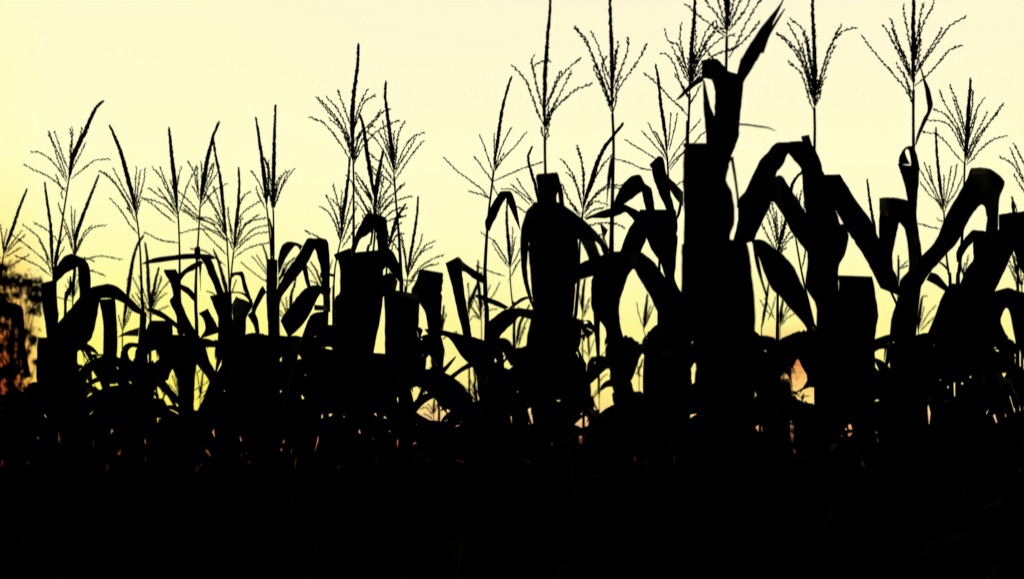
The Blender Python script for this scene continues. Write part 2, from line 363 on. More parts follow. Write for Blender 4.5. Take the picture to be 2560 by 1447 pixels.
plant('tall maize plant standing alone against the sky left of centre, with a wide bushy tassel', 850,
 '14;898,122 897,160 892,200 887,230 883,270 882,310 882,350 882,385;772,293 805,305 830,330 855,365 875,400;795,245 820,270 845,300 865,335 880,375;797,250 825,285 850,312 868,350 880,385;818,245 840,268 858,300 868,330 879,365;845,228 855,255 866,285 877,315;825,298 850,320 868,350 881,390;920,222 905,250 893,280 885,320;935,240 912,255 898,285 885,325;952,275 935,300 910,325 895,350 884,385;975,273 955,282 935,305 905,350 885,400;937,317 918,318 902,330 885,355;1000,300 965,315 935,335 905,370 885,410;900,335 892,360 884,400;893,380 888,395 884,415;862,345 872,370 881,400',
 '883,410 884,450 884,500 884,560 884,620 886,700 888,800', ['834,636|945,625 842,650|952,630 849,664|957,665 849,730|958,730 838,745|958,745 838,800|950,800 836,880|935,880 830,960|950,960',
   '870,640|884,640 890,585|900,600 902,560|915,590 917,534|934,574 940,535|938,578 964,546|940,582 969,580|942,600 971,625|946,645 972,660|944,690',
   '834,636|840,650 872,621|872,640 882,628|880,645', '836,685|836,693 822,683|822,690 800,682|800,696', ], thick=.95)
plant('maize plant with a slim spike beside the tallest at left centre, branches arching right', 830,
 '12;963,205 962,240 967,280 971,310 976,350 981,395 984,420;948,330 960,355 972,385 982,415;957,305 965,345 978,395;920,330 942,352 960,380 982,430;925,385 948,405 965,425 985,455;928,415 950,435 970,450 986,465;1010,307 998,330 992,360 985,405;1058,332 1030,345 1010,372 988,425;1037,348 1022,375 1002,405 987,435;1058,352 1035,380 1012,412 988,450;985,328 985,360 984,400;992,370 990,395 986,425;1010,460 1000,467 990,480',
 '985,440 988,480 993,540 998,600 1001,660 1003,710 1003,780', ['968,615|950,650 985,632|968,668 1000,665|985,690 1006,690|999,708 1006,730|999,732',
   '955,690|955,750 968,683|960,740 985,686|970,745 994,705|985,745', '972,722|1043,735 963,745|1048,752 962,800|1047,800 962,875|1045,872 960,960|1040,960'])
plant('maize plant with a thick spike slanting left in the dense clump left of centre', 800,
 '13;900,290 907,310 913,345 919,390 926,430 932,470 936,490;890,445 905,470 930,505;880,462 900,495 931,540;925,420 945,445 960,470;888,430 905,455 925,485 933,500;975,465 955,490 938,525;868,440 890,470 915,520 932,560;903,450 915,470 930,500;955,430 948,460 940,500;905,540 920,560 932,590;965,500 950,525 935,560;890,505 910,530 930,575;915,465 922,485 932,510',
 '936,500 934,560 924,630 918,700', [])
plant('maize plant with a short spike leaning right, deep in the clump left of centre', 780,
 '12;958,385 953,410 946,440 941,470 940,500;1008,464 990,480 965,500 942,530;1027,491 1005,497 975,510 942,545;1012,540 990,545 965,555 942,570;970,470 955,500 942,530;915,480 928,505 938,530;980,500 962,520 942,555;905,500 920,530 936,570;960,440 954,470 944,515;1000,520 975,532 945,565;925,520 932,545 938,575;950,560 946,580 940,600',
 '940,520 936,600 928,680 925,760', [])
plant('maize plant with a drooping spike leaning far right between the clump and the single spike', 780,
 '9;1010,512 997,535 985,565 977,595 973,612;1020,520 1005,525 990,545 978,580;1012,540 998,545 985,560;965,560 970,585 973,610;1000,560 988,575 975,600;985,600 975,640 968,660;1005,585 990,590 976,610;1000,630 985,610 976,600',
 '971,625 966,680 962,740 968,800 985,900', [])
plant('maize plant with a dark spike touching the left of the dense clump', 760,
 '11;873,395 870,440 864,490 858,530 855,560;832,460 840,490 850,530 853,570;814,487 828,512 842,545 852,580;803,518 822,532 838,560 850,600;885,480 875,510 862,560 854,595;830,498 845,515 860,520 868,500;855,480 852,520 852,560;890,520 875,555 856,600;840,540 846,565 851,600;876,545 868,570 855,605;895,560 875,590 855,620;765,578 790,590 805,597',
 '852,600 845,630 836,680 834,745 834,800', [], thick=.85)
plant('maize plant with a thin single spike rising over low feathery branches right of the clump', 700,
 '8;1046,500 1043,540 1037,580 1030,620 1024,655;1003,585 1008,610 1014,650 1018,690;1055,590 1048,615 1035,640 1020,680;1085,603 1062,615 1045,640 1022,685;1078,618 1055,630 1035,655 1020,690;1110,637 1080,648 1050,668 1022,705;1095,660 1070,665 1045,680 1020,715;975,682 995,690 1013,715;1003,600 1012,640 1017,680;1010,620 1015,650 1018,690;975,700 990,700 1040,702',
 '1018,700 1015,740 1012,800', ['1050,672|1107,682 1040,702|1108,700 1028,728|1106,716 1040,748|1105,745 1060,775|1103,780 1068,810|1100,830 1078,870|1110,865 1078,940|1108,940',
   '1040,815|1050,818 1042,825|1057,825 1045,845|1052,845 1030,880|1060,880'])
plant('maize plant hidden behind the angular folded leaf between the clump and the sparse tassel', 800, None,
 '1180,850 1206,900 1214,1000', ['1217,712|1212,714 1212,690|1210,710 1187,675|1183,695 1160,657|1165,682 1147,641|1150,676',
   '1113,658|1146,641 1120,683|1154,675 1130,715|1158,705 1138,750|1164,745 1146,790|1170,785 1155,825|1178,830 1165,875|1185,870',
   '1060,822|1072,838 1100,824|1120,843 1140,832|1152,888 1185,843|1182,920 1215,853|1196,962 1240,880|1198,1005',
   '1140,889|1140,893 1125,902|1130,908 1110,917|1112,932 1080,935|1085,960', '1172,906|1186,915 1150,920|1155,930 1122,940|1132,948 1090,965|1100,985'])
plant('maize plant with a long spike and stiff sparse straight branches alone right of centre gap', 900,
 '10;1277,202 1262,250 1252,300 1245,350 1240,385 1237,405;1200,340 1212,370 1222,400 1233,430;1235,338 1236,375 1235,410;1277,322 1262,350 1250,380 1238,420;1314,333 1287,367 1262,392 1237,428;1187,393 1208,422 1230,451;1111,395 1140,425 1180,455 1205,474 1224,497;1172,478 1205,487 1224,497;1358,405 1310,420 1270,437 1234,453;1260,385 1250,400 1237,425;1225,445 1240,480 1250,495',
 '1234,428 1231,455 1225,500 1219,560 1215,620 1212,680 1214,760 1217,860', ['1213,570|1224,578 1213,552|1231,560 1225,522|1242,542 1237,500|1252,518 1250,480|1264,496 1262,478|1265,495 1277,478|1265,495 1284,490|1275,520 1292,520|1287,548 1301,573|1300,576',
   '1187,737|1188,742 1200,735|1199,747 1223,744|1221,757 1250,755|1245,767 1273,768|1263,773',
   '1215,860|1225,880 1214,815|1245,850 1240,788|1258,830 1262,774|1285,806 1295,770|1300,792 1335,774|1335,800',
   '1272,769|1275,774 1297,748|1301,756 1315,741|1318,747 1332,742|1332,748'], op=.18)
plant('maize plant with a thin tassel low between two tall ones, right of the sparse tassel', 620,
 '9;1268,510 1267,540 1268,570 1272,610 1274,650;1282,572 1281,600 1279,640 1275,675;1236,600 1250,625 1272,660;1205,583 1235,603 1260,640 1274,665;1300,620 1290,645 1278,665;1300,650 1290,665 1279,690;1190,665 1230,680 1262,690;1288,595 1283,625 1277,655;1232,610 1250,640 1272,668',
 '1275,675 1276,710 1282,770 1285,830', ['1300,652|1298,655 1290,670|1286,675 1276,692|1272,697 1268,708|1268,710'], op=.3)
plant('maize plant with a lone thin spike bending at its tip left of the hooded leaf', 800,
 '9;1329,366 1321,388 1322,404 1329,431 1337,458 1342,481;1294,450 1310,475 1335,505;1280,463 1300,480 1325,500 1345,525;1258,473 1280,474 1300,488 1325,512;1290,515 1315,530 1345,535',
 '1350,530 1352,580 1352,640', [], op=.2)
plant('tall maize plant with hood-like leaves below a spike that reaches the top edge', 1100,
 '13;1377,-15 1375,30 1370,80 1367,130 1363,180 1362,230 1361,270 1361,290;1278,162 1310,195 1328,235 1342,275 1360,315;1335,138 1329,155 1335,185 1345,230 1359,275;1372,153 1355,155 1340,162 1334,170;1451,147 1428,165 1400,195 1380,235 1364,270;1402,178 1390,205 1378,235 1366,265;1428,180 1410,215 1390,255 1364,300;1482,210 1445,222 1415,245 1385,275 1364,310;1385,262 1378,285 1364,325;1353,320 1357,335 1361,345;1372,250 1370,280 1364,310;1392,250 1380,280 1364,318;1375,300 1370,320 1363,345;1371,335 1367,345 1362,355',
 '1362,340 1362,380 1363,420 1364,460 1366,560 1368,700 1368,860', ['1350,540|1395,545 1347,500|1391,500 1343,470|1397,460 1341,438|1396,440 1366,433|1393,432',
   '1376,432|1376,470 1393,432|1391,462 1400,452|1394,480 1408,480|1398,510 1413,520|1400,530 1440,580|1405,580',
   '1335,505|1395,505 1318,530|1420,525 1308,560|1440,560 1302,600|1447,600',
   '1330,512|1340,540 1315,530|1325,570 1303,575|1322,615 1300,630|1319,640 1305,685|1318,670 1313,718|1322,708 1323,752|1330,745 1334,774|1334,768',
   '1330,560|1425,560 1321,600|1445,600 1321,640|1447,640 1324,670|1447,690 1329,720|1440,720 1331,770|1435,770 1318,840|1430,840 1310,900|1440,900 1300,1000|1440,1000',
   '1385,505|1385,570 1413,515|1420,585 1452,543|1455,600 1477,566|1487,604 1500,590|1500,615 1525,625|1512,645',
   '1450,598|1487,600 1463,625|1498,630 1472,652|1505,652 1478,690|1520,690'], thick=1.05)
plant('tall maize plant with a thick spike cut by the top edge, beside the hooded one', 1100,
 '13;1524,-40 1525,30 1527,80 1529,130 1530,200 1530,235;1438,70 1465,100 1485,150 1505,200 1525,255;1440,72 1470,115 1490,165 1510,215 1527,265;1478,78 1495,115 1510,160 1528,205;1545,107 1541,140 1536,180 1532,215;1570,100 1568,130 1552,175 1534,220;1617,108 1600,145 1565,195 1545,225 1533,255;1484,170 1500,205 1515,240 1529,280;1515,145 1505,165 1515,200 1528,235;1550,198 1542,215 1540,250 1532,285;1490,160 1505,200 1520,240 1529,270;1540,130 1536,170 1533,210;1500,180 1512,220 1529,262',
 '1531,285 1533,320 1534,380 1532,450 1530,540 1528,640 1530,760 1546,880 1562,1000', ['1520,632|1600,632 1500,660|1590,660 1480,700|1572,688 1478,735|1556,732 1480,775|1548,762 1513,820|1550,800 1517,865|1560,850 1530,950|1580,940','1482,760|1502,780 1486,830|1500,820 1489,860|1500,860 1491,892|1500,890',
   '1530,628|1540,670 1580,627|1583,673 1607,633|1590,682 1637,657|1608,712 1662,692|1625,740 1682,745|1642,780 1700,790|1660,830',
   '1530,628|1520,690 1490,642|1487,690 1457,655|1475,692 1445,668|1450,700',
   '1529,640|1531,650 1500,560|1508,600 1520,575|1505,610',
   '1531,394|1527,394 1533,400|1524,405 1527,450|1518,440 1521,480|1517,480 1517,522|1516,522'], thick=1.05)
plant('maize plant with a plump spike curving right under the tall pair, branches bending outwards', 900,
 '15;1557,308 1535,335 1510,370 1492,410 1480,450 1468,485 1460,510;1445,368 1452,395 1460,435 1460,490;1443,372 1455,410 1458,450 1458,500;1402,398 1420,418 1438,450 1453,510;1418,433 1435,450 1450,490 1455,520;1528,390 1508,412 1488,445 1465,500;1560,465 1520,463 1490,485 1462,520;1562,472 1515,471 1480,500 1460,530;1515,510 1485,505 1460,535;1405,460 1415,485 1430,510 1452,535;1425,505 1435,520 1450,540;1510,520 1485,525 1460,545;1562,570 1540,560 1510,557 1480,562 1465,570;1505,585 1480,600 1460,620',
 '1457,530 1452,570 1448,640 1446,700 1438,800 1424,950', ['1462,547|1466,550 1470,541|1482,545 1510,526|1515,546 1550,514|1548,538 1562,511|1564,530 1590,524|1580,545 1612,540|1595,565'])
plant('maize plant with a bent strap leaf folded like an elbow right of the plump spike', 1000, None,
 '1650,560 1650,640 1648,760', ['1524,524|1532,532 1535,505|1553,515 1550,470|1578,498 1570,448|1597,485 1585,438|1602,482 1601,438|1604,480 1612,458|1606,485 1629,470|1609,500 1633,495|1613,520 1638,530|1617,530',
   '1600,524|1692,524 1590,545|1650,555 1572,572|1628,580 1558,605|1610,610 1548,640|1600,640',
   '1600,530|1690,527 1612,580|1694,560 1628,622|1694,600 1650,655|1690,650 1664,700|1688,700 1672,760|1715,755 1680,840|1720,840'])
plant('maize plant with a slim spike tilting left and thin splayed branches under the tall tassel', 820,
 '10;1638,172 1645,210 1650,260 1658,310 1664,350 1666,372;1566,352 1595,370 1625,388 1655,410;1605,328 1625,350 1650,378 1667,400;1620,307 1635,335 1660,378 1667,395;1637,330 1648,348 1660,375;1677,285 1675,320 1671,365;1693,287 1687,320 1673,375;1540,398 1575,408 1600,420 1640,428;1750,302 1722,335 1690,380 1672,410;1764,330 1750,340 1738,355 1705,385 1675,425;1706,385 1688,398 1672,420;1710,452 1690,463 1673,470;1642,335 1655,360 1667,390',
 '1668,390 1670,430 1672,480 1674,560 1676,640', ['1623,412|1646,390 1628,422|1658,396 1640,464|1668,440 1652,495|1678,490 1668,530|1690,545',
   '1667,440|1674,475 1690,460|1692,500 1708,480|1708,516', '1699,505|1706,510 1694,530|1700,535 1690,545|1694,548'], op=.2)
plant('tall maize plant with a crowded tassel just left of the blade pointing up', 1000,
 '13;1736,-25 1735,20 1732,70 1728,120 1726,170 1725,200;1662,72 1668,98 1678,108 1695,112 1705,140 1722,185;1703,62 1700,95 1708,140 1721,185;1651,133 1670,140 1685,160 1698,200 1722,240;1687,190 1700,205 1712,230 1723,250;1680,115 1695,150 1712,190 1722,205;1738,60 1740,100 1735,140 1727,180;1788,52 1765,80 1752,115 1730,165;1792,60 1788,75 1765,105 1745,145 1727,190;1810,70 1785,85 1760,120 1728,195;1840,120 1800,133 1770,150 1730,205;1805,95 1775,120 1750,150 1728,200;1612,185 1642,210 1675,245 1700,268 1720,290;1750,215 1738,240 1725,262;1695,140 1710,170 1723,200;1742,130 1736,160 1728,200;1720,150 1722,180 1725,205;1755,155 1742,180 1728,205;1765,165 1748,190 1728,215',
 '1724,235 1722,290 1720,350 1718,420', [], thick=1.0)
plant('large front maize plant with a split blade pointing up and a squared leaf slab', 1200,
 '17;1826,-150 1824,-100 1822,-30 1820,30 1818,55;1755,-20 1770,10 1790,35 1814,72;1790,-20 1800,20 1815,68;1860,-20 1840,25 1823,68;1885,-20 1860,30 1822,78;1910,-10 1885,25 1860,70 1838,118 1822,145;1897,57 1872,90 1845,115 1822,130;1716,12 1745,38 1780,65 1813,92;1758,115 1785,150 1800,165 1816,175;1805,-30 1812,10 1818,60;1840,-20 1830,20 1822,65;1792,70 1803,72 1815,85;1835,90 1825,90 1818,95',
 '1817,92 1816,140 1815,190 1810,300 1800,420 1795,600 1790,800', ['1777,196|1858,207 1787,230|1855,250 1786,292|1850,300 1782,335|1847,338 1782,370|1840,363 1785,400|1828,392',
   '1755,152|1753,197 1778,147|1770,198 1795,148|1785,202 1808,163|1797,206 1822,178|1812,208 1845,186|1840,210 1864,196|1858,210',
   '1757,188|1760,202 1730,205|1736,217 1700,238|1703,246 1690,249|1691,251',
   '1757,200|1762,203 1758,250|1772,250 1761,300|1786,293 1764,335|1788,330 1766,362|1790,362',
   '1842,186|1863,200 1852,150|1885,165 1875,110|1907,125 1905,66|1921,92 1935,30|1935,55 1955,2|1958,5 1968,-25|1969,-25',
   '1898,130|1909,135 1918,88|1924,92 1940,50|1945,55 1961,21|1963,24',
   '1845,308|1845,313 1870,310|1870,315 1890,313|1890,318 1920,318|1920,322 1940,327|1940,329',
   '1709,358|1832,358 1708,380|1829,380 1708,400|1827,402 1708,445|1816,447 1708,478|1829,478 1709,510|1836,515 1710,560|1835,562 1710,590|1826,588 1708,650|1828,645',
   '1703,610|1820,600 1704,660|1830,660 1703,740|1830,740 1700,790|1830,790 1740,870|1825,870 1742,960|1820,960 1745,1100|1810,1100',
   '1770,590|1866,604 1770,640|1874,630 1770,680|1880,690 1770,740|1887,740 1770,800|1888,800 1775,900|1888,900 1780,1100|1890,1100',
   '1826,395|1834,390 1836,455|1842,450 1842,500|1848,495 1842,520|1852,520'], thick=1.0)
plant('large maize plant with an arched leaf like a gateway beneath a tall fan-shaped tassel', 1120,
 '14;2031,-40 2031,30 2034,90 2036,140 2038,190 2038,215;1940,82 1970,102 1998,135 2018,185 2033,245;1942,84 1975,115 2005,160 2025,215 2034,260;1970,60 1985,85 2003,125 2022,185 2034,235;1980,52 2002,68 2018,100 2028,155 2035,200;1972,155 1998,178 2012,205 2022,245 2034,275;2135,70 2103,82 2080,110 2062,155 2040,230;2103,65 2090,88 2070,130 2055,180 2039,225;2008,80 2018,120 2028,165 2036,205;2086,118 2075,140 2058,190 2040,240;2062,195 2052,220 2048,245 2039,265;2020,105 2022,145 2030,190 2036,230;2050,200 2046,230 2038,262;2015,180 2022,215 2034,255;2005,110 2015,155 2028,200 2035,245',
 '2036,270 2037,300 2037,345 2036,400 2038,520 2045,660 2050,820', ['1828,620|1885,602 1843,562|1898,572 1847,500|1928,506 1866,474|1937,455 1898,403|1942,432 1920,380|1958,412 1941,358|1967,392 1980,355|1972,381',
   '1972,355|1970,382 2004,353|1988,404 2033,366|2003,424 2050,400|2006,450 2063,440|2008,485 2075,480|2012,520 2095,540|2020,570 2110,600|2020,640',
   '2002,341|2023,337 2006,357|2030,362 2015,385|2036,385',
   '1925,490|1930,508 1938,443|1935,505 1956,440|1945,520 1975,470|1958,540 2000,508|1978,580 2022,545|2000,608 2040,590|2016,630',
   '2010,560|2110,560 2016,600|2122,588 2017,632|2113,634 2018,665|2098,664 2014,718|2097,715 2040,765|2100,765 2050,850|2110,850',
   '1875,597|1885,618 1905,600|1895,640 1935,618|1910,680 1962,640|1925,715 1985,668|1950,742 2002,705|1978,775 2020,740|2010,810 2035,800|2030,850',
   '1880,598|1889,600 1884,630|1892,625 1890,665|1900,660 1902,705|1908,702 1915,742|1921,740'])
plant('broad-leaved maize plant with a ragged square-topped leaf sloping right, behind the gateway leaf', 1050, None,
 '2140,700 2140,800 2138,900', ['2060,437|2101,436 2066,465|2117,463 2081,506|2139,499 2104,552|2175,546 2128,594|2194,590 2155,632|2215,640 2180,678|2242,690 2200,720|2250,740',
   '2097,688|2181,691 2095,740|2190,740 2075,800|2195,790 2060,870|2187,860 2060,960|2190,960 2060,1060|2180,1060'])
plant('maize plant with a wide tassel, a looped leaf and a blade beside its stem', 1080,
 '15;2286,-40 2285,30 2284,80 2284,150 2284,180;2153,87 2183,128 2228,180 2262,220 2281,255;2206,62 2225,90 2245,130 2262,165 2282,205;2228,50 2238,85 2252,120 2268,155 2282,190;2232,75 2242,105 2258,145 2282,195;2258,18 2264,55 2273,100 2282,145;2240,158 2258,185 2272,215 2282,240;2337,-5 2328,25 2310,55 2298,100 2287,150;2308,12 2300,45 2293,90 2286,140;2410,45 2375,65 2345,105 2320,140 2287,190;2353,75 2342,95 2320,130 2290,180;2402,115 2375,125 2345,160 2312,195 2287,215;2300,55 2298,95 2290,150;2262,190 2272,225 2282,265;2245,110 2262,150 2280,195;2302,100 2297,140 2288,180',
 '2284,225 2283,300 2284,370 2280,470 2285,600 2270,760 2262,850', ['2262,840|2290,840 2276,700|2305,700 2283,640|2306,640 2280,570|2298,590 2272,520|2292,535 2265,480|2295,480 2251,430|2298,430 2244,410|2299,418',
   '2246,412|2276,411 2248,392|2268,397 2258,374|2263,380 2268,366|2267,373 2282,366|2272,377 2290,382|2275,392 2298,412|2277,410 2296,430|2272,430',
   '2287,368|2292,360 2292,340|2302,335 2307,299|2318,300 2318,278|2331,270 2316,250|2331,250 2312,222|2324,222 2306,195|2312,196 2298,160|2301,160 2295,135|2296,135'], thick=1.05)
plant('maize plant with a strong strap leaf rising diagonally and folding down at the right', 1080, None,
 '2262,760 2262,850 2262,950', ['2222,850|2270,870 2230,790|2283,800 2245,745|2288,745 2250,702|2316,696 2284,664|2335,670 2307,637|2360,642 2341,599|2398,600 2368,533|2424,546 2408,466|2450,514 2428,418|2470,505',
   '2428,419|2440,515 2452,419|2455,512 2477,423|2462,518 2512,454|2466,540 2499,496|2468,545 2496,545|2464,575 2492,640|2460,640 2487,725|2470,725',
   '2198,495|2245,500 2198,540|2250,545 2197,590|2241,590 2194,630|2230,645 2200,700|2240,700',
   '2240,496|2249,556 2272,503|2260,570 2280,545|2267,600 2290,600|2272,650 2300,660|2272,700',
   '2198,495|2199,530 2215,493|2217,540 2245,495|2247,556 2275,503|2262,570'])
plant('maize plant with a blunt short spike and a symmetrical fan of branches at the right', 840,
 '14;2421,205 2420,240 2418,280 2417,320 2417,345;2350,228 2358,252 2375,280 2395,315 2412,360;2376,217 2388,245 2402,285 2414,330;2432,230 2430,270 2420,330;2459,247 2442,275 2430,310 2418,350;2333,273 2360,285 2385,312 2412,375;2312,301 2350,303 2378,318 2410,380;2307,330 2345,338 2370,362 2392,390 2410,408;2468,282 2455,308 2435,345 2416,390;2510,258 2490,288 2460,322 2435,355 2416,395;2505,262 2470,312 2440,360 2416,400;2514,340 2482,350 2450,375 2430,400 2416,412;2385,250 2400,300 2414,345;2440,290 2430,325 2418,360;2395,320 2405,350 2414,385;2445,340 2435,370 2418,405',
 '2412,405 2411,440 2409,500 2405,600 2396,700 2395,770', ['2392,655|2403,655 2390,632|2407,638 2402,608|2420,618 2430,577|2440,602 2460,577|2455,610',
   '2431,578|2478,578 2433,620|2478,620 2432,650|2480,650 2418,668|2485,690 2401,708|2487,728 2390,760|2480,760'], thick=.95)
plant('small maize plant with a thin spike between the looped leaf and the fan tassel', 680,
 '8;2341,323 2342,370 2347,430 2353,480 2356,500;2297,420 2318,455 2345,500 2359,525;2324,415 2330,450 2345,490 2358,520;2300,455 2325,488 2345,505 2359,532;2360,443 2360,475 2360,510;2378,420 2370,465 2361,515;2392,412 2388,440 2380,470 2362,520;2407,440 2390,480 2372,505 2361,530;2345,548 2352,553 2360,553;2300,560 2325,567 2350,573;2310,405 2325,445 2350,500',
 '2360,530 2362,580 2366,640 2374,700 2376,760', ['2349,652|2347,657 2362,661|2359,666 2374,672|2371,680', '2326,680|2315,700 2345,688|2335,710 2376,722|2364,728'], op=.3)
plant('maize plant cut by the right edge, only the tips of its tassel branches showing', 900,
 '10;2590,280 2585,340 2580,400;2535,360 2548,385 2565,420 2576,455;2527,375 2540,405 2555,440 2574,470;2503,395 2525,405 2545,430 2572,480;2537,440 2555,470 2574,500',
 '2577,475 2580,540 2585,640', ['2497,536|2497,600 2520,533|2518,606 2540,530|2535,615 2575,526|2565,650 2600,525|2600,650',
   '2470,560|2545,600 2467,600|2540,622 2463,630|2532,632 2465,665|2520,660 2470,700|2500,702 2470,726|2487,726',
   '2534,625|2560,600 2547,665|2580,640 2562,690|2600,690'])
plant('maize plant with a broad slab leaf spreading to both sides low at the right', 1000, None,
 '2420,760 2420,840 2420,940', ['2376,708|2475,712 2362,727|2488,727 2350,755|2512,755 2337,790|2502,795 2322,825|2505,825 2300,860|2530,870',
   '2487,727|2500,800 2520,719|2514,770 2545,728|2525,785 2570,731|2538,850 2600,735|2560,900'])
# slight plants glimpsed between the big ones
plant('maize plant showing only a bare thin spike between two sloping leaves at the right', 760,
 '8;2168,455 2172,490 2179,535 2186,570 2190,600', '2192,610 2205,680 2245,770 2256,860', [], op=.2)
plant('maize plant with a bushy round tassel framed by two leaves at the right', 720,
 '9;1975,500 1965,540 1955,580 1948,605;1905,560 1918,588 1935,618 1945,635;1915,525 1925,560 1938,600 1945,628;1930,510 1938,550 1944,600;1955,540 1952,580 1947,615;1965,560 1958,590 1948,622;1985,590 1967,605 1948,632;1965,620 1955,628 1947,640;1922,520 1935,555 1944,610;1940,530 1944,570 1946,610;1978,575 1962,600 1948,628',
 '1946,635 1945,690 1944,760', [], op=.5)
plant('maize plant with a curved feathery spike seen through the gateway leaf', 760,
 '12;2008,428 1990,445 1980,462 1974,490 1974,520;2003,480 1998,510 1992,560;2012,500 2008,540 2000,590;1992,490 1996,530 1998,580;2015,600 2012,640 2005,670;2022,510 2020,560 2012,600',
 '1990,600 2004,680 2030,800 2042,900', [])
